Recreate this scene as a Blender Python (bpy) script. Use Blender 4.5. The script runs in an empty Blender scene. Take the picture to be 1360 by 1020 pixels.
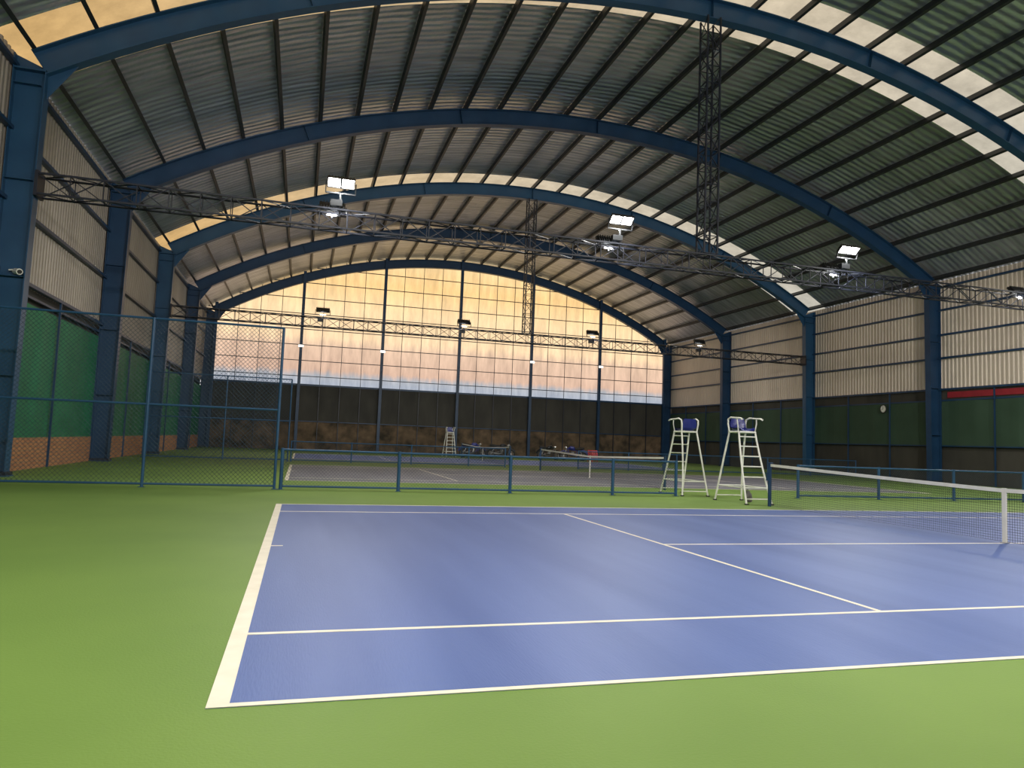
import bpy, math, random
from mathutils import Vector, Matrix
random.seed(4)
S=bpy.context.scene
# ------------------------------------------------------------------ constants (metres)
XL,XR=-6.72,33.6; XC=(XL+XR)/2
WL,WR=-7.6,34.5
Y1,BAY=17.64,10.31
YB=Y1+4*BAY; YF=Y1-3*BAY
RB=38.2; ZC=16.5-RB; RR=RB+0.95
def arcz(x,r=RR): return ZC+math.sqrt(r*r-(x-XC)**2)
# ------------------------------------------------------------------ mesh builder
class MB:
    def __init__(s): s.v=[];s.f=[];s.m=[]
    def add(s,vs,fs,m=0):
        o=len(s.v); s.v+= [tuple(a) for a in vs]
        for f in fs: s.f.append(tuple(i+o for i in f)); s.m.append(m)
    def quad(s,a,b,c,d,m=0): s.add([a,b,c,d],[(0,1,2,3)],m)
    def box(s,x0,x1,y0,y1,z0,z1,m=0):
        s.add([(x0,y0,z0),(x1,y0,z0),(x1,y1,z0),(x0,y1,z0),(x0,y0,z1),(x1,y0,z1),(x1,y1,z1),(x0,y1,z1)],
              [(3,2,1,0),(4,5,6,7),(0,1,5,4),(1,2,6,5),(2,3,7,6),(3,0,4,7)],m)
    def beam(s,p,q,w,h=None,m=0,up=(0,0,1)):
        h=h or w; p=Vector(p);q=Vector(q);d=(q-p)
        if d.length<1e-6:return
        d.normalize();u=Vector(up)
        if abs(d.dot(u))>.98:u=Vector((0,1,0))
        a=d.cross(u).normalized();b=a.cross(d).normalized()
        a*=w/2;b*=h/2
        s.add([p-a-b,p+a-b,p+a+b,p-a+b,q-a-b,q+a-b,q+a+b,q-a+b],
              [(3,2,1,0),(4,5,6,7),(0,1,5,4),(1,2,6,5),(2,3,7,6),(3,0,4,7)],m)
    def tube(s,pts,r,n=8,m=0,closed=False):
        P=[Vector(p) for p in pts];k=len(P)
        t0=(P[1]-P[0]).normalized()
        u=Vector((0,0,1)) if abs(t0.z)<.9 else Vector((1,0,0))
        a=t0.cross(u).normalized()
        vs=[]
        for i in range(k):
            if closed: t=(P[(i+1)%k]-P[i-1])
            else: t=P[min(i+1,k-1)]-P[max(i-1,0)]
            t.normalize(); a=(a-t*a.dot(t)).normalized(); b=t.cross(a)
            rr=r[i] if isinstance(r,(list,tuple)) else r
            for j in range(n):
                g=2*math.pi*j/n; vs.append(P[i]+a*math.cos(g)*rr+b*math.sin(g)*rr)
        fs=[]
        for i in range(k if closed else k-1):
            i2=(i+1)%k
            for j in range(n):
                j2=(j+1)%n; fs.append((i*n+j,i*n+j2,i2*n+j2,i2*n+j))
        if not closed:
            fs.append(tuple(range(n))[::-1]); fs.append(tuple((k-1)*n+j for j in range(n)))
        s.add(vs,fs,m)
    def wire(s,p,q,w,m=0):
        p=Vector(p);q=Vector(q);d=(q-p).normalized();u=Vector((0,1,0)) if abs(d.y)<.9 else Vector((0,0,1))
        a=d.cross(u).normalized()*w/2;b=a.cross(d).normalized()*w/2
        s.add([p+a,p+b,p-a,p-b,q+a,q+b,q-a,q-b],[(0,1,5,4),(1,2,6,5),(2,3,7,6),(3,0,4,7)],m)
    def build(s,name,mats,loc=(0,0,0),rz=0,smooth=False):
        me=bpy.data.meshes.new(name);me.from_pydata(s.v,[],s.f);me.update()
        for mt in mats: me.materials.append(mt)
        me.polygons.foreach_set("material_index",s.m)
        if smooth: me.polygons.foreach_set("use_smooth",[True]*len(s.f))
        me.update()
        o=bpy.data.objects.new(name,me);S.collection.objects.link(o)
        o.location=loc;o.rotation_euler=(0,0,rz);return o
# ------------------------------------------------------------------ materials
def base(name):
    m=bpy.data.materials.new(name);m.use_nodes=True;n=m.node_tree;n.nodes.clear()
    o=n.nodes.new("ShaderNodeOutputMaterial");return m,n,o
def N(n,t,**k):
    x=n.nodes.new(t)
    for a,b in k.items(): setattr(x,a,b)
    return x
def mat(name,c1,c2=None,rough=.5,metal=0,scale=3,stretch=(1,1,1),bump=0,bscale=None,spec=.5,detail=4,rot=0):
    m,n,o=base(name);p=N(n,"ShaderNodeBsdfPrincipled")
    n.links.new(p.outputs[0],o.inputs[0])
    p.inputs["Roughness"].default_value=rough;p.inputs["Metallic"].default_value=metal
    p.inputs["Specular IOR Level"].default_value=spec
    c2=c2 or tuple(min(1,c*1.25) for c in c1)
    tc=N(n,"ShaderNodeTexCoord");mp=N(n,"ShaderNodeMapping");mp.inputs["Scale"].default_value=stretch
    mp.inputs["Rotation"].default_value=(0,0,rot)
    n.links.new(tc.outputs["Object"],mp.inputs[0])
    no=N(n,"ShaderNodeTexNoise");no.inputs["Scale"].default_value=scale;no.inputs["Detail"].default_value=detail
    n.links.new(mp.outputs[0],no.inputs["Vector"])
    r=N(n,"ShaderNodeValToRGB");r.color_ramp.elements[0].position=.3;r.color_ramp.elements[1].position=.7
    r.color_ramp.elements[0].color=(*c1,1);r.color_ramp.elements[1].color=(*c2,1)
    n.links.new(no.outputs[0],r.inputs[0]);n.links.new(r.outputs[0],p.inputs["Base Color"])
    if bump:
        b=N(n,"ShaderNodeBump");b.inputs["Strength"].default_value=bump;b.inputs["Distance"].default_value=.02
        n2=N(n,"ShaderNodeTexNoise");n2.inputs["Scale"].default_value=bscale or scale*6
        n.links.new(mp.outputs[0],n2.inputs["Vector"])
        n.links.new(n2.outputs[0],b.inputs["Height"]);n.links.new(b.outputs[0],p.inputs["Normal"])
    return m
def translucent(name,stops,axis=2,noise=.12,nsc=(.15,.3,.5)):
    """daylit polycarbonate / fibreglass sheet, colour ramp along one axis"""
    m,n,o=base(name)
    tc=N(n,"ShaderNodeTexCoord");sx=N(n,"ShaderNodeSeparateXYZ");n.links.new(tc.outputs["Object"],sx.inputs[0])
    z0,z1=stops[0][0],stops[-1][0]
    mr=N(n,"ShaderNodeMapRange");mr.inputs[1].default_value=z0;mr.inputs[2].default_value=z1
    mp=N(n,"ShaderNodeMapping");mp.inputs["Scale"].default_value=nsc;n.links.new(tc.outputs["Object"],mp.inputs[0])
    no=N(n,"ShaderNodeTexNoise");no.inputs["Scale"].default_value=1.2;no.inputs["Detail"].default_value=8;no.inputs["Roughness"].default_value=.65
    n.links.new(mp.outputs[0],no.inputs["Vector"])
    ad=N(n,"ShaderNodeMath",operation='MULTIPLY_ADD');ad.inputs[1].default_value=1.2;
    n.links.new(no.outputs[0],ad.inputs[0]);n.links.new(sx.outputs[axis],ad.inputs[2])
    sb=N(n,"ShaderNodeMath",operation='SUBTRACT');sb.inputs[1].default_value=.6;n.links.new(ad.outputs[0],sb.inputs[0])
    n.links.new(sb.outputs[0],mr.inputs[0])
    r=N(n,"ShaderNodeValToRGB");e=r.color_ramp.elements
    for i,(z,c) in enumerate(stops):
        pos=(z-z0)/(z1-z0)
        if i==0:e[0].position=0;e[0].color=(*c,1)
        elif i==len(stops)-1:e[len(e)-1].position=1;e[len(e)-1].color=(*c,1)
        else:
            q=e.new(pos);q.color=(*c,1)
    n.links.new(mr.outputs[0],r.inputs[0])
    m2=N(n,"ShaderNodeMapRange");m2.inputs[1].default_value=.3;m2.inputs[2].default_value=.7
    m2.inputs[3].default_value=1-noise*2;m2.inputs[4].default_value=1.0
    n.links.new(no.outputs[0],m2.inputs[0])
    mx=N(n,"ShaderNodeMix",data_type='RGBA',blend_type='MULTIPLY');mx.inputs[0].default_value=1
    n.links.new(r.outputs[0],mx.inputs[6]);n.links.new(m2.outputs[0],mx.inputs[7])
    t=N(n,"ShaderNodeBsdfTranslucent");d=N(n,"ShaderNodeBsdfDiffuse");k=N(n,"ShaderNodeMixShader");k.inputs[0].default_value=.15
    n.links.new(mx.outputs[2],t.inputs[0]);n.links.new(mx.outputs[2],d.inputs[0])
    n.links.new(t.outputs[0],k.inputs[1]);n.links.new(d.outputs[0],k.inputs[2]);n.links.new(k.outputs[0],o.inputs[0])
    return m
def emit(name,c,s):
    m,n,o=base(name);e=N(n,"ShaderNodeEmission");e.inputs[0].default_value=(*c,1);e.inputs[1].default_value=s
    n.links.new(e.outputs[0],o.inputs[0]);return m

M_green=mat("green_acrylic",(.110,.190,.036),(.145,.235,.046),rough=.6,scale=.35,bump=.12,bscale=60,spec=.25,detail=8)
M_blue=mat("blue_acrylic",(.046,.086,.255),(.080,.128,.325),rough=.52,scale=.9,stretch=(1.5,.16,1),bump=.1,bscale=60,spec=.35,rot=-.2,detail=8)
M_grey=mat("veiled_grey_acrylic",(.135,.135,.165),(.185,.185,.215),rough=.6,scale=.9,stretch=(1.5,.3,1),spec=.3,detail=8)  # veil of the fence mesh over the blue court, put into the colour
M_line=mat("line_paint",(.62,.57,.46),(.72,.66,.55),rough=.6,scale=4)
M_steel=mat("blue_painted_steel",(.008,.034,.085),(.012,.046,.110),rough=.42,scale=1.5,spec=.4)
M_dsteel=mat("dark_navy_steel",(.008,.011,.022),(.013,.017,.032),rough=.45,scale=1.5)
M_purlin=mat("purlin_steel",(.014,.016,.018),(.026,.028,.03),rough=.5,scale=2)
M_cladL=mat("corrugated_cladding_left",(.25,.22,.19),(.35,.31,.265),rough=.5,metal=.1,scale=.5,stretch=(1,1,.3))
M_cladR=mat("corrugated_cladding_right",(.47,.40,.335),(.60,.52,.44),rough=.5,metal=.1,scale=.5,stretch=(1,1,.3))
M_screen=mat("green_windscreen_mesh",(.012,.13,.06),(.02,.18,.085),rough=.6,scale=1.2)
M_screenR=mat("dark_green_windscreen",(.022,.052,.03),(.032,.068,.042),rough=.75,scale=.8)
M_black=mat("black_mesh_and_gap_shade",(.030,.029,.025),(.055,.052,.043),rough=.8,scale=1,stretch=(1,1,.4))
M_dirt=mat("planting_and_soil",(.03,.024,.016),(.17,.115,.07),rough=.9,scale=1.3,bump=.4,detail=10)
M_wire=mat("blue_coated_wire",(.015,.035,.06),rough=.5)
M_net=mat("black_net_cord",(.012,.012,.014),rough=.7)
M_band=mat("white_net_band",(.62,.60,.55),(.7,.68,.63),rough=.7,scale=6)
M_white=mat("white_enamel",(.66,.66,.60),(.74,.74,.68),rough=.35,scale=6)
M_navy=mat("navy_plastic",(.010,.016,.14),(.015,.025,.2),rough=.35,scale=4)
M_red=mat("red_paint",(.45,.02,.03),(.55,.03,.04),rough=.4)
M_dred=mat("dark_red_banner",(.22,.012,.022),(.30,.018,.03),rough=.6)
M_rubber=mat("black_rubber",(.012,.012,.012),rough=.7)
M_chrome=mat("grey_metal",(.35,.35,.36),rough=.3,metal=.9)
M_lamp=mat("lamp_housing",(.02,.022,.025),rough=.4,metal=.5)
M_canvas=mat("grey_canvas",(.10,.09,.09),(.15,.14,.14),rough=.8,scale=8)
M_lens=emit("led_lens",(1,.96,.9),30)
M_lens2=emit("led_lens_small",(1,.97,.92),3.0)
M_off=mat("lamp_glass_off",(.10,.10,.11),rough=.2)
M_gable=translucent("translucent_gable_sheet",[(5.0,(.30,.37,.50)),(6.2,(.38,.42,.48)),(6.7,(.60,.43,.34)),(8.8,(.66,.49,.37)),(9.6,(.84,.64,.42)),(12,(.86,.66,.40)),(14.5,(.84,.58,.27)),(17,(.86,.65,.35))],noise=.17,nsc=(1.3,.3,.28))  # height bands put the dimmer view of buildings behind into the sheet colour
M_sky=translucent("fibreglass_rooflight",[(-7,(.60,.40,.17)),(2,(.60,.46,.27)),(14,(.58,.51,.38)),(34,(.54,.53,.46))],axis=0,noise=.16,nsc=(.8,.8,.8))  # ramp runs from orange on the left to cream on the right
def brick():
    m,n,o=base("red_brick");p=N(n,"ShaderNodeBsdfPrincipled");p.inputs["Roughness"].default_value=.85
    tc=N(n,"ShaderNodeTexCoord")
    cb=N(n,"ShaderNodeCombineXYZ");sp=N(n,"ShaderNodeSeparateXYZ")
    n.links.new(tc.outputs["Object"],sp.inputs[0]);n.links.new(sp.outputs[1],cb.inputs[0]);n.links.new(sp.outputs[2],cb.inputs[1])
    b=N(n,"ShaderNodeTexBrick");b.inputs["Scale"].default_value=2.2
    b.inputs["Color1"].default_value=(.48,.22,.09,1);b.inputs["Color2"].default_value=(.36,.15,.07,1);b.inputs["Mortar"].default_value=(.2,.16,.11,1)
    n.links.new(cb.outputs[0],b.inputs[0]);n.links.new(b.outputs[0],p.inputs[0]);n.links.new(p.outputs[0],o.inputs[0]);return m
M_brick=brick()
def roofmat():
    m,n,o=base("foil_roof_insulation");p=N(n,"ShaderNodeBsdfPrincipled")
    p.inputs["Roughness"].default_value=.30;p.inputs["Metallic"].default_value=.72
    tc=N(n,"ShaderNodeTexCoord")
    mp=N(n,"ShaderNodeMapping");mp.inputs["Scale"].default_value=(.25,2.2,.25);n.links.new(tc.outputs["Object"],mp.inputs[0])
    no=N(n,"ShaderNodeTexNoise");no.inputs["Scale"].default_value=1.6;no.inputs["Detail"].default_value=6;n.links.new(mp.outputs[0],no.inputs["Vector"])
    r=N(n,"ShaderNodeValToRGB");r.color_ramp.elements[0].position=.3;r.color_ramp.elements[1].position=.72
    r.color_ramp.elements[0].color=(.34,.37,.42,1);r.color_ramp.elements[1].color=(.66,.69,.76,1)
    n.links.new(no.outputs[0],r.inputs[0]);n.links.new(r.outputs[0],p.inputs[0])
    w=N(n,"ShaderNodeTexWave",wave_type='BANDS',bands_direction='Y');w.inputs["Scale"].default_value=.9;w.inputs["Distortion"].default_value=2.0;w.inputs["Detail"].default_value=4
    n.links.new(tc.outputs["Object"],w.inputs["Vector"])
    b=N(n,"ShaderNodeBump");b.inputs["Strength"].default_value=.7;b.inputs["Distance"].default_value=.05
    n.links.new(w.outputs["Fac"],b.inputs["Height"])
    n3=N(n,"ShaderNodeTexNoise");n3.inputs["Scale"].default_value=7;n.links.new(tc.outputs["Object"],n3.inputs["Vector"])
    b2=N(n,"ShaderNodeBump");b2.inputs["Strength"].default_value=.6;b2.inputs["Distance"].default_value=.03
    n.links.new(n3.outputs[0],b2.inputs["Height"]);n.links.new(b.outputs[0],b2.inputs["Normal"]);n.links.new(b2.outputs[0],p.inputs["Normal"])
    n.links.new(p.outputs[0],o.inputs[0]);return m
M_roof=roofmat()

# ------------------------------------------------------------------ floor
b=MB();b.box(WL-.6,WR+.6,YF-.5,YB+.5,-.2,0);b.build("floor",[M_green])
def court(y0,surf):
    b=MB();b.box(0,23.77,y0,y0+10.97,0.0005,.003,0)
    def l(x0,x1,ya,yb): b.box(x0,x1,y0+ya,y0+yb,.003,.006,1)
    l(0,.11,0,10.97);l(23.66,23.77,0,10.97)
    l(.11,23.66,0,.05);l(.11,23.66,10.92,10.97);l(.11,23.66,1.37,1.42);l(.11,23.66,9.55,9.6)
    l(5.46,5.51,1.42,9.55);l(18.26,18.31,1.42,9.55);l(5.51,18.26,5.46,5.51)
    l(.11,.25,5.46,5.51);l(23.5,23.66,5.46,5.51)
    return b.build("tennis_court",[surf,M_line])
PITCH=18.3
for k,sf in enumerate((M_blue,M_grey,M_blue)): court(k*PITCH,sf)
def net(y0,sp,wt):
    b=MB();x=11.885;ya,yb=y0-.91,y0+11.88;yc=y0+5.485
    def h(y): return .914+.155*(abs(y-yc)/6.4)**1.15
    n=int((yb-ya)/sp)
    ys=[ya+(yb-ya)*i/n for i in range(n+1)]
    for y in ys: b.wire((x,y,.03),(x,y,h(y)-.03),wt)
    rows=int(.9/sp)
    for r in range(rows+1):
        f=r/rows
        pts=[ya+(yb-ya)*i/12 for i in range(13)]
        for i in range(12): b.wire((x,pts[i],.03+f*(h(pts[i])-.06)),(x,pts[i+1],.03+f*(h(pts[i+1])-.06)),wt)
    pts=[ya+(yb-ya)*i/24 for i in range(25)]
    for i in range(24):
        p,q=pts[i],pts[i+1]
        b.beam((x,p,h(p)-.03),(x,q,h(q)-.03),.02,.065,1)
    for y in (ya,yb):
        b.tube([(x,y,0),(x,y,1.09)],.045,12,2);b.box(x-.06,x+.06,y-.06,y+.06,1.09,1.11,2)
        b.box(x-.09,x-.04,y-.03,y+.03,.65,.85,2)
    b.box(x-.016,x+.016,yc-.038,yc+.038,0.006,.925,1)
    b.box(x-.05,x+.05,yc-.05,yc+.05,.0065,.02,3)
    return b.build("tennis_net",[M_net,M_band,M_steel,M_chrome])
net(0,.045,.0048);net(PITCH,.07,.006);net(2*PITCH,.1,.008)

# ------------------------------------------------------------------ steel frames
def arcpts(r,x0,x1,n): return [(x0+(x1-x0)*i/n,ZC+math.sqrt(r*r-(x0+(x1-x0)*i/n-XC)**2)) for i in range(n+1)]
def frame(y,m0):
    b=MB()
    for sgn,xi,xo in ((1,XL,WL+.12),(-1,XR,WR-.12)):
        xb=xi-sgn*.12
        zt=11.2
        for (xa,xt) in ((xb,xi),(xo,xo)):
            b.beam((xa-sgn*.012 ,y,0),(xt-sgn*.012,y,10.8 if xt==xi else zt),.36,.025,0,up=(1,0,0))
        b.add([(xb,y-.01,0),(xo,y-.01,0),(xo,y-.01,zt),(xi,y-.01,10.9),(xb,y+.01,0),(xo,y+.01,0),(xo,y+.01,zt),(xi,y+.01,10.9)],
              [(0,1,2,3),(7,6,5,4)],0)
        for z in (2.6,5.2,7.8,10.4):
            b.box(min(xb,xo),max(xb,xo),y-.17,y+.17,z,z+.02,0)
        b.box(min(xb,xo)-.08,max(xb,xo)+.08,y-.25,y+.25,0,.03,0)
        b.box(min(xb,xo)-.05,max(xb,xo)+.05,y-.24,y+.24,0.03,.12,1)
        b.box(min(xi,xo),max(xi,xo),y-.2,y+.2,10.78,10.83,0)
        b.add([(xi,y,10.1),(xi,y,10.8),(xi+sgn*.7,y,11.15),(xi,y+.02,10.1),(xi,y+.02,10.8),(xi+sgn*.7,y+.02,11.15)],[(0,1,2),(5,4,3),(0,2,5,3)],0)
    n=48
    lo=arcpts(RB,XL,XR,n);hi=arcpts(RB+.7,XL-.4,XR+.4,n)
    for i in range(n):
        (x0,z0),(x1,z1)=lo[i],lo[i+1];(u0,w0),(u1,w1)=hi[i],hi[i+1]
        b.beam((x0,y,z0),(x1,y,z1),.36,.03,0,up=(0,0,1))
        b.beam((u0,y,w0),(u1,y,w1),.36,.03,0)
        b.add([(x0,y-.012,z0),(x1,y-.012,z1),(u1,y-.012,w1),(u0,y-.012,w0),(x0,y+.012,z0),(x1,y+.012,z1),(u1,y+.012,w1),(u0,y+.012,w0)],[(0,1,2,3),(7,6,5,4)],0)
        if i%8==0:
            b.add([(x0,y-.17,z0),(x0,y+.17,z0),(u0,y+.17,w0),(u0,y-.17,w0)],[(0,1,2,3)],0)
    return b.build("steel_arch_frame",[m0,M_dsteel])
M_steelB=mat("blue_steel_skylit_and_fence",(.014,.060,.135),(.020,.078,.165),rough=.42,scale=1.5,spec=.4)  # lighter copy paints skylight on the arches beside rooflights; also the fence blue
for k in range(-3,5): frame(Y1+k*BAY - (.25 if k==4 else 0)+(.25 if k==-3 else 0), M_steelB if k in(0,2) else M_steel)

# ------------------------------------------------------------------ roof
b=MB();n=90;strips=[]
for k in (-2,0,2): strips.append((Y1+k*BAY-1.1,Y1+k*BAY+2.0))
ys=[YF-.3]
for a,c in strips: ys+=[a,c]
ys.append(YB+.4)
pts=arcpts(RR,WL-.05,WR+.05,n)
for j in range(len(ys)-1):
    m=1 if j%2==1 else 0
    for i in range(n):
        (x0,z0),(x1,z1)=pts[i],pts[i+1]
        b.quad((x0,ys[j],z0),(x1,ys[j],z1),(x1,ys[j+1],z1),(x0,ys[j+1],z0),m)
b.build("ceiling",[M_roof,M_sky])
b=MB();NP=26
th=math.asin((XR-XC+.5)/(RR))
for i in range(NP+1):
    t=-th+2*th*i/NP;d=Vector((math.sin(t),0,math.cos(t)));tt=Vector((math.cos(t),0,-math.sin(t)))
    c=Vector((XC,0,ZC))
    p=c+d*(RR-.02);q=c+d*(RR-.25)
    a0=Vector((0,YF,0));a1=Vector((0,YB,0))
    b.beam((p+q)/2+a0,(p+q)/2+a1,.01,.23,0,up=tuple(d))
    b.beam(q+tt*.055+a0,q+tt*.055+a1,.12,.012,0,up=tuple(d))
b.build("roof_purlins",[M_purlin])

# ------------------------------------------------------------------ side walls
def corr(xw,sgn,z0,z1):
    b=MB();y=YF;per=.25;prof=[(0,0),(.08,0),(.115,.035),(.21,.035)]
    P=[]
    while y<YB:
        for a,d in prof: P.append((y+a,xw+sgn*d))
        y+=per
    P.append((YB,xw))
    for i in range(len(P)-1):
        b.quad((P[i][1],P[i][0],z0),(P[i+1][1],P[i+1][0],z0),(P[i+1][1],P[i+1][0],z1),(P[i][1],P[i][0],z1),0)
    return b
def wave_sheet(b,x,z0,z1,m,amp=.03,y0=YF,y1=YB):
    n=300;P=[]
    for i in range(n+1):
        y=y0+(y1-y0)*i/n;P.append((x+amp*math.sin(y*2.1)+amp*.5*math.sin(y*5.3+1),y))
    for i in range(n):
        b.quad((P[i][0],P[i][1],z0),(P[i+1][0],P[i+1][1],z0),(P[i+1][0],P[i+1][1],z1),(P[i][0],P[i][1],z1),m)
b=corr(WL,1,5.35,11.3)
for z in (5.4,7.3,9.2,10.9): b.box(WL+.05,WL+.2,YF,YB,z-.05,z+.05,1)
b.box(WL-.15,WL-.05,YF,YB,0,5.4,3)  # dark sheet added behind the open gap under the cladding, for its shade
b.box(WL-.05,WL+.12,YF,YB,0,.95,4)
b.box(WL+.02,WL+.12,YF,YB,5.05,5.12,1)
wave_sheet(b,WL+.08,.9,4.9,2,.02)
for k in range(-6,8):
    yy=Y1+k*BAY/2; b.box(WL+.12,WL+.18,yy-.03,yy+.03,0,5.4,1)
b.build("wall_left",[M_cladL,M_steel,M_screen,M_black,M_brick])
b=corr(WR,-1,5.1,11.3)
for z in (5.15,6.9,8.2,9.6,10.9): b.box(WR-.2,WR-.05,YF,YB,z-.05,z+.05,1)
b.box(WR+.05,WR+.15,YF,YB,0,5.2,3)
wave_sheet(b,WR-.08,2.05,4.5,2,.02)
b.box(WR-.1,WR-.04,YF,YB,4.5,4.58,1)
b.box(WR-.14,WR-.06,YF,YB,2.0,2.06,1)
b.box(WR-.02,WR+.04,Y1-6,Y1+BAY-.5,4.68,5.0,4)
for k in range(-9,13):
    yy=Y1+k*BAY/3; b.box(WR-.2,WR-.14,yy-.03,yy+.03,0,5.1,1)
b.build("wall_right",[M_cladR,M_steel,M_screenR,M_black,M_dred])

# ------------------------------------------------------------------ gables
def gable(name,y,s):
    b=MB();n=70
    for i in range(n):
        x0=WL+(WR-WL)*i/n;x1=WL+(WR-WL)*(i+1)/n
        b.quad((x0,y,5.5),(x1,y,5.5),(x1,y,arcz(x1)),(x0,y,arcz(x0)),0)
    b.box(WL,WR,min(y,y-s*.1),max(y,y-s*.1),2.4,5.35,1)
    b.box(WL,WR,min(y,y-s*.1),max(y,y-s*.1),0,2.4,2)
    yi=y-s*.12
    b.box(WL,WR,yi-.06,yi+.06,5.35,5.5,3)
    b.box(WL,WR,yi-.1,yi+.1,2.35,2.42,3)
    for k in range(-3,4):
        x=XC+6.73*k; zt=arcz(min(max(x,WL),WR))-.1
        b.box(x-.12,x+.12,yi-s*.3-.12,yi-s*.3+.12,0,zt,3)
        for q in range(1,4):
            if k<3:
                xx=x+6.73*q/4; b.box(xx-.022,xx+.022,yi-.02,yi+.02,5.5,arcz(xx)-.05,4)
                b.box(xx-.03,xx+.03,yi-.1,yi-.04,0,5.35,4)
    z=6.15
    while z<17:
        if z<arcz(WL): xa,xb=WL,WR
        else:
            d=math.sqrt(max(0,RR*RR-(z-ZC)**2));xa,xb=XC-d,XC+d
        if xb-xa>1: b.box(xa,xb,yi-.03,yi+.03,z-.03,z+.03,4)
        z+=1.32
    return b.build(name,[M_gable,M_black,M_dirt,M_steel,M_dsteel])
gable("wall_back",YB,1);gable("wall_front",YF,-1)

# ------------------------------------------------------------------ trusses
def lattice(b,p,q,wy,h,panel,up,side,ch=.05,br=.025):
    p=Vector(p);q=Vector(q);up=Vector(up);side=Vector(side);L=(q-p).length;n=max(2,int(L/panel));d=(q-p)/n
    cs=[side*sx*wy/2+up*uz*h/2 for sx,uz in ((-1,-1),(1,-1),(1,1),(-1,1))]
    for c in cs: b.beam(p+c,q+c,ch,ch,0,up=tuple(up))
    for i in range(n):
        a=p+d*i;e=a+d
        for j in range(4):
            c1,c2=cs[j],cs[(j+1)%4]
            if i%2==0: b.beam(a+c1,e+c2,br,br,0)
            else: b.beam(a+c2,e+c1,br,br,0)
            b.beam(a+c1,a+c2,br,br,0)
for k in (-2,0,2):
    y=Y1+k*BAY
    b=MB();lattice(b,(XL,y,7.72),(XR,y,7.72),.45,.55,.8,(0,0,1),(0,1,0))
    for x in (XL+.02,XR-.02): b.box(x-.04,x+.04,y-.28,y+.28,7.38,8.06,0)
    b.build("lattice_truss",[M_dsteel])
    b=MB();lattice(b,(XC,y,8.05),(XC,y,16.5),.5,.5,.6,(1,0,0),(0,1,0),ch=.055,br=.026)
    b.build("hanging_lattice_mast",[M_dsteel])

# ------------------------------------------------------------------ floodlights
def flood(x,y,z,sy,lit=True,power=450,tilt=48,stand=.95,w=.38,h=.17,gear=True):
    b=MB()
    tl=math.radians(tilt)
    nrm=Vector((0,sy*math.cos(tl),-math.sin(tl)));up=Vector((0,sy*math.sin(tl),math.cos(tl)));sx=Vector((1,0,0))
    def P(a,c,d): return sx*a+up*c+nrm*d
    def bx(a0,a1,c0,c1,d0,d1,m):
        vs=[P(a,c,d) for d in (d0,d1) for c in (c0,c1) for a in (a0,a1)]
        b.add(vs,[(0,2,3,1),(4,5,7,6),(0,1,5,4),(2,6,7,3),(0,4,6,2),(1,3,7,5)],m)
    bx(-w,w,-h,h,-.03,.03,0)
    for i in range(9):
        a=-w+.05+i*(2*w-.1)/8; bx(a-.01,a+.01,-h*.9,h*.9,-.1,-.03,0)
    for (a0,a1,c0,c1) in ((-w,w,h-.02,h),(-w,w,-h,-h+.02),(-w,-w+.02,-h,h),(w-.02,w,-h,h)): bx(a0,a1,c0,c1,.03,.06,0)
    for i in range(2): bx(-w+.03+i*w,-.03+i*w,-h+.03,h-.03,.03,.04,1)
    for sg in (-1,1): b.beam((sg*(w+.03),0,0),(sg*(w+.03),-sy*.1,-.3),.03,.05,0)
    b.beam((-(w+.04),-sy*.1,-.3),(w+.04,-sy*.1,-.3),.05,.04,0)
    b.beam((0,-sy*.1,-.3),(0,-sy*.1,-stand),.05,.05,0)
    if gear: b.box(-.28,.06,-sy*.1-.1,-sy*.1+.1,-.7,-.52,0)
    o=b.build("floodlight",[M_lamp,M_lens if lit else M_off],loc=(x,y,z))
    if power:
        ld=bpy.data.lights.new("led_array","AREA");ld.shape='RECTANGLE';ld.size=2*w-.08;ld.size_y=2*h-.06;ld.energy=power;ld.color=(1,.97,.9)
        lo=bpy.data.objects.new("led_array",ld);S.collection.objects.link(lo)
        lo.parent=o;lo.location=nrm*.075
        lo.rotation_euler=(-nrm).to_track_quat('Z','X').to_euler()
    return o
PW=540
for x in (1.1,10.1,19.1,28.1): flood(x,Y1-.25,8.8,-1,True,PW,50,w=.4,h=.17)
for x in (.9,9.9,18.9,27.9): flood(x,Y1+.4,8.25,1,True,PW*.8,40,stand=.4,gear=False)
for x in (-2,6.5,15,24): flood(x,Y1-2*BAY+.3,8.72,1,True,PW*2,50)
for x in (1.2,9.5,17.9,25.6): flood(x,Y1+2*BAY+.3,8.5,1,True,PW*.5,45)
for k in (-2,-1,1,2):
    x=XC+6.73*k;b=MB();y=YB-.75
    b.box(-.22,.22,-.03,.03,-.1,.1,0);b.box(-.2,.2,-.045,-.03,-.08,.08,1);b.beam((0,0,0),(0,.2,.0),.05,.05,0)
    b.build("gable_lamp",[M_white,M_lens2],loc=(x,y,8.6))

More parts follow.
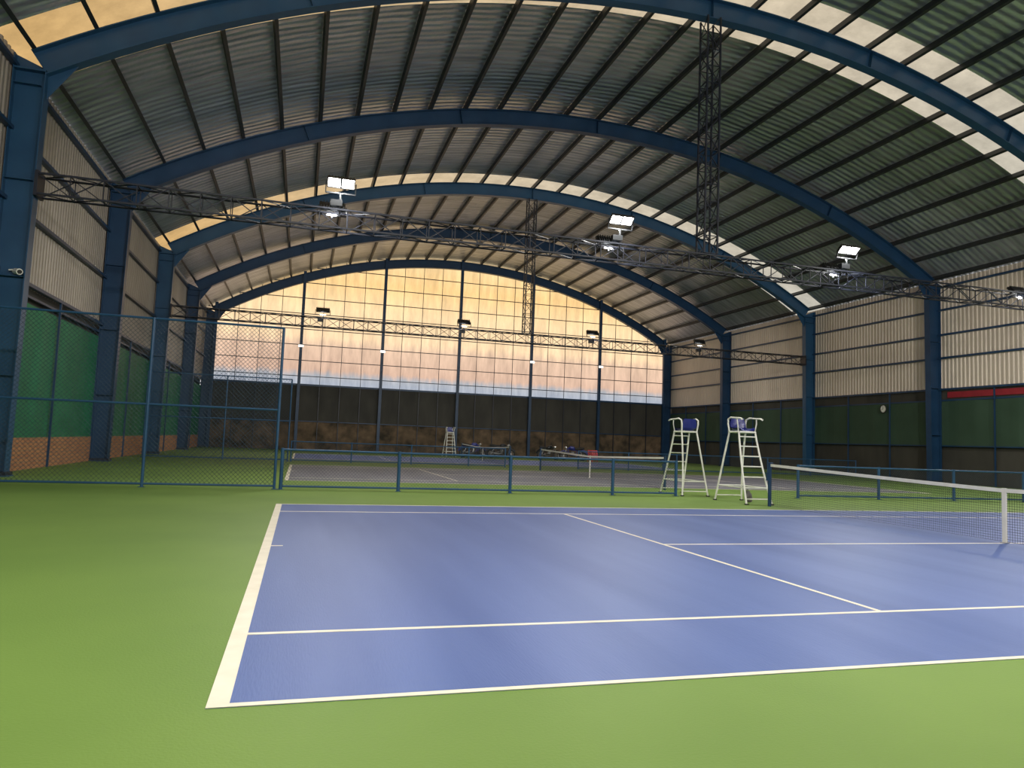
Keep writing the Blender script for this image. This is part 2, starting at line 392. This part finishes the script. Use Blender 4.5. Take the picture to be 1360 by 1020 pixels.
# ------------------------------------------------------------------ fences
def mesh_fill(b,x0,x1,z0,z1,y,sp,w,m=0):
    W,H=x1-x0,z1-z0;st=sp*1.414
    c=-H
    while c<W:
        a0=max(c,0);a1=min(c+H,W)
        if a1-a0>.01:
            b.wire((x0+a0,y,z0+a0-c),(x0+a1,y,z0+a1-c),w,m)
            b.wire((x0+a0,y+.004,z1-(a0-c)),(x0+a1,y+.004,z1-(a1-c)),w,m)
        c+=st
def fence(name,y,posts,H,rails,sp=.07,w=.004,pr=.035):
    b=MB();x0,x1=posts[0],posts[-1]
    for x in posts:
        b.tube([(x,y,0),(x,y,H+.02)],pr,10,1);b.box(x-.07,x+.07,y-.07,y+.07,0,.012,1)
    for z in rails: b.tube([(x0,y,z),(x1,y,z)],.026,8,1)
    mesh_fill(b,x0,x1,rails[0],H-.01,y,sp,w)
    return b.build(name,[M_wire,M_steelB])
FY=14.8
fence("chain_link_fence",FY,[-6.6,-3.13,-.17],4.0,[.08,1.95,4.0],.075,.008)
fence("low_court_fence",FY,[-.02,2.87,5.87,8.87,10.85],1.0,[.08,.98],.06,.0055,.045)
fence("low_court_fence",FY,[15,18,21,24,27,30,33.3],1.0,[.08,.98],.06,.0055,.045)
FY2=33.0
fence("chain_link_fence",FY2,[-6.6,-3.13,-.17],4.0,[.08,1.95,4.0],.1,.008)
fence("low_court_fence",FY2,[-.02,2.87,5.87,8.87,10.85],1.0,[.08,.98],.1,.008)
fence("low_court_fence",FY2,[15,18,21,24,27,30,33.3],1.0,[.08,.98],.1,.008)

# ------------------------------------------------------------------ umpire chairs (local +Y is the front)
def bez(p0,p1,p2,n=10): 
    p0,p1,p2=map(Vector,(p0,p1,p2))
    return [p0*(1-t)**2+p1*2*t*(1-t)+p2*t*t for t in [i/n for i in range(n+1)]]
def umpire(loc,rz):
    b=MB();r=.026
    F={};B={}
    for sx in (-1,1):
        F[sx]=bez((sx*.25,.22,1.88),(sx*.30,.42,1.0),(sx*.38,.80,0),14)
        B[sx]=bez((sx*.25,-.22,1.88),(sx*.30,-.46,1.0),(sx*.42,-.62,0),14)
        b.tube(F[sx],r,8,0);b.tube(B[sx],r,8,0)
        b.tube([(sx*.25,.24,1.88),(sx*.25,-.24,1.88)],r,8,0)
        b.tube([F[sx][11],B[sx][11]],.018,8,0)
        b.tube([(sx*.25,-.22,1.88),(sx*.27,-.26,2.1),(sx*.28,-.24,2.22),(sx*.29,-.1,2.27),(sx*.30,.15,2.25),(sx*.31,.38,2.24),(sx*.31,.46,2.21)],.024,8,0)
        b.tube([(sx*.25,.2,1.88),(sx*.29,.22,2.1),(sx*.30,.2,2.25)],.016,8,0)
    for i in range(1,14,2):
        p,q=F[-1][i],F[1][i]
        b.tube([p,q],.016,8,0);b.beam(p+Vector((.02,-.02,.01)),q+Vector((-.02,-.02,.01)),.07,.015,0)
    for i in (11,13): b.tube([B[-1][i],B[1][i]],.016,8,0)
    b.tube([(-.25,.24,1.88),(.25,.24,1.88)],r,8,0);b.tube([(-.25,-.24,1.88),(.25,-.24,1.88)],r,8,0)
    for p in (F[-1][-1],F[1][-1],B[-1][-1],B[1][-1]): b.box(p.x-.04,p.x+.04,p.y-.04,p.y+.04,0,.03,2)
    prof=[(.24,1.90),(.20,1.935),(.08,1.915),(-.06,1.91),(-.16,1.93),(-.21,2.0),(-.235,2.12),(-.25,2.22),(-.255,2.26)]
    nx=8;vs=[];fs=[]
    for off in (0,-.03):
        for (y,z) in prof:
            for i in range(nx+1):
                s=-1+2*i/nx; wd=.24 if z<2.2 else .2
                vs.append((s*wd,y+ (.035*s*s if z>1.97 else 0)+(off if z>1.97 else 0),z+(.075*s*s if z<=1.97 else 0)+(off if z<=1.97 else 0)))
    k=len(prof)*(nx+1)
    for j in range(len(prof)-1):
        for i in range(nx):
            a=j*(nx+1)+i;fs.append((a,a+1,a+nx+2,a+nx+1));fs.append((k+a,k+a+nx+1,k+a+nx+2,k+a+1))
    b.add(vs,fs,1)
    return b.build("umpire_chair",[M_white,M_navy,M_rubber],loc=loc,rz=rz)
umpire((11.85,13.05,0),math.pi)
umpire((11.50,15.45,0),0)
umpire((11.3,50.3,0),math.pi)

# ------------------------------------------------------------------ wall clock
b=MB();n=28
ring=[(0,math.cos(2*math.pi*i/n)*.24,math.sin(2*math.pi*i/n)*.24) for i in range(n)]
b.tube(ring,.03,6,1,closed=True)
b.add([(0,)+p[1:] for p in ring],[tuple(range(n))],0)
b.add([(.03,)+p[1:] for p in ring],[tuple(range(n))[::-1]],1)
b.beam((-.012,0,0),(-.012,.02,.17),.008,.02,1);b.beam((-.014,0,0),(-.014,.1,-.05),.008,.025,1)
for i in range(12):
    g=i*math.pi/6;b.beam((-.008,math.cos(g)*.17,math.sin(g)*.17),(-.008,math.cos(g)*.21,math.sin(g)*.21),.004,.012,1)
b.build("wall_clock",[M_white,M_rubber],loc=(WR-.25,31.8,4.2))
b=MB();b.tube([(0,0,0),(.12,0,.02),(.2,-.05,0)],.02,8,0);b.tube([(.14,.05,-.01),(.3,-.15,-.05)],.08,12,0);b.tube([(.3,-.15,-.05),(.315,-.17,-.055)],.055,12,1)
b.build("security_camera",[M_white,M_rubber],loc=(XL-.45,Y1-.15,5.35))

# ------------------------------------------------------------------ motorcycles and red chairs at the back
def circ(c,r,n=20): return [(c[0]+r*math.cos(2*math.pi*i/n),c[1],c[2]+r*math.sin(2*math.pi*i/n)) for i in range(n)]
def moto(loc,rz,col):
    b=MB()
    for x in (-.65,.65):
        b.tube(circ((x,0,.3),.25),.055,8,0,closed=True);b.tube(circ((x,0,.3),.2),.015,6,1,closed=True)
        b.tube([(x,-.07,.3),(x,.07,.3)],.05,10,1)
        for i in range(6):
            g=i*math.pi/3;b.beam((x,0,.3),(x+.2*math.cos(g),0,.3+.2*math.sin(g)),.012,.012,1)
    for sy in (-.07,.07):
        b.tube([(.65,sy,.3),(.42,sy,.88)],.022,8,1);b.tube([(-.65,sy,.3),(-.1,sy,.42)],.022,8,1);b.tube([(-.62,sy,.34),(-.45,sy,.68)],.025,8,1)
    b.tube([(.46,0,.82),(.1,0,.7),(-.3,0,.66),(-.7,0,.74)],.03,8,2);b.tube([(.42,0,.78),(.2,0,.35),(-.15,0,.33),(-.25,0,.64)],.028,8,2)
    b.tube([(.34,0,.78),(.2,0,.84),(0,0,.82),(-.1,0,.76)],[.06,.13,.13,.07],12,2)
    b.tube([(-.08,0,.78),(-.3,0,.77),(-.6,0,.82),(-.75,0,.86)],[.07,.11,.10,.05],10,0)
    b.tube([(.05,0,.38),(.05,0,.58)],.13,10,1)
    b.tube([(.1,-.1,.32),(-.2,-.14,.28),(-.75,-.15,.36)],[.02,.03,.045],8,1)
    b.tube([(.36,-.33,1.0),(.40,-.15,1.02),(.42,0,.94),(.40,.15,1.02),(.36,.33,1.0)],.016,8,0)
    b.tube([(.46,0,.86),(.56,0,.86)],[.06,.09],12,1)
    b.tube([(.4,-.2,1.02),(.42,-.24,1.18)],.008,6,0);b.tube([(.4,.2,1.02),(.42,.24,1.18)],.008,6,0)
    f=[(.65+.31*math.cos(math.radians(a)),0,.3+.31*math.sin(math.radians(a))) for a in range(30,161,26)]
    for p,q in zip(f,f[1:]): b.beam(p,q,.12,.012,2,up=(0,1,0))
    f=[(-.65+.33*math.cos(math.radians(a)),0,.34+.33*math.sin(math.radians(a))) for a in range(50,171,24)]
    for p,q in zip(f,f[1:]): b.beam(p,q,.13,.012,2,up=(0,1,0))
    o=b.build("motorcycle",[M_rubber,M_chrome,col],loc=loc,rz=rz);o.scale=(1.2,1.2,1.2);return o
moto((13.4,51.5,0),.15,M_navy);moto((15.8,51.8,0),-.2,M_lamp);moto((19.6,51.2,0),.3,M_lamp);moto((22.0,51.9,0),2.8,M_navy)
def pchair(loc,rz):
    b=MB()
    for sx in (-1,1):
        b.beam((sx*.2,.2,0),(sx*.19,.18,.62),.045,.045);b.beam((sx*.22,-.24,0),(sx*.19,-.18,.45),.045,.045)
        b.beam((sx*.19,-.18,.45),(sx*.19,-.27,.88),.045,.035);b.beam((sx*.2,.2,.62),(sx*.2,-.24,.66),.055,.03)
    b.box(-.21,.21,-.2,.22,.42,.45)
    for i in range(5): b.beam((-.14+.07*i,-.19,.47),(-.14+.07*i,-.27,.86),.04,.015)
    b.beam((-.2,-.27,.87),(.2,-.27,.87),.03,.07)
    return b.build("plastic_armchair",[M_red],loc=loc,rz=rz)
pchair((22.7,49.0,0),math.pi-.3);pchair((22.75,49.8,0),math.pi)
b=MB();b.tube([(0,0,.0),(0,0,.03),(0,0,.12),(0,0,.22),(0,0,.27),(0,0,.30)],[.07,.10,.105,.085,.04,.05],14,0)
b.tube([(-.06,0,.22),(-.09,0,.31),(-.03,0,.34),(0,0,.28)],.008,6,1)
b.build("drawstring_bag",[M_canvas,M_rubber],loc=(12.1,13.1,0),rz=.3,smooth=True)

# ------------------------------------------------------------------ daylight
sd=bpy.data.lights.new("sun","SUN");sd.energy=2.5;sd.angle=math.radians(3);sd.color=(1,.86,.70)
so=bpy.data.objects.new("sun",sd);S.collection.objects.link(so)
dirn=Vector((.12,-math.cos(math.radians(32)),-math.sin(math.radians(32))))
so.rotation_euler=dirn.to_track_quat('-Z','Y').to_euler();so.location=(13,90,50)
w=bpy.data.worlds.new("world");S.world=w;w.use_nodes=True
bg=w.node_tree.nodes["Background"];bg.inputs[0].default_value=(.95,.94,.96,1);bg.inputs[1].default_value=1.15
# ------------------------------------------------------------------ camera
yaw,pit,rol,f=.2811,.0785,.0381,959.5
fw=Vector((math.sin(yaw)*math.cos(pit),math.cos(yaw)*math.cos(pit),math.sin(pit)))
r=Vector((math.cos(yaw),-math.sin(yaw),0));u=r.cross(fw)
r2=r*math.cos(rol)+u*math.sin(rol);u2=-r*math.sin(rol)+u*math.cos(rol)
cd=bpy.data.cameras.new("camera");cd.sensor_width=36;cd.lens=f/1360*36;cd.clip_end=300
co=bpy.data.objects.new("camera",cd);S.collection.objects.link(co)
co.matrix_world=Matrix(((r2.x,u2.x,-fw.x,.3815),(r2.y,u2.y,-fw.y,-4.0306),(r2.z,u2.z,-fw.z,1.4075),(0,0,0,1)))
S.camera=co
S.view_settings.view_transform='Standard'
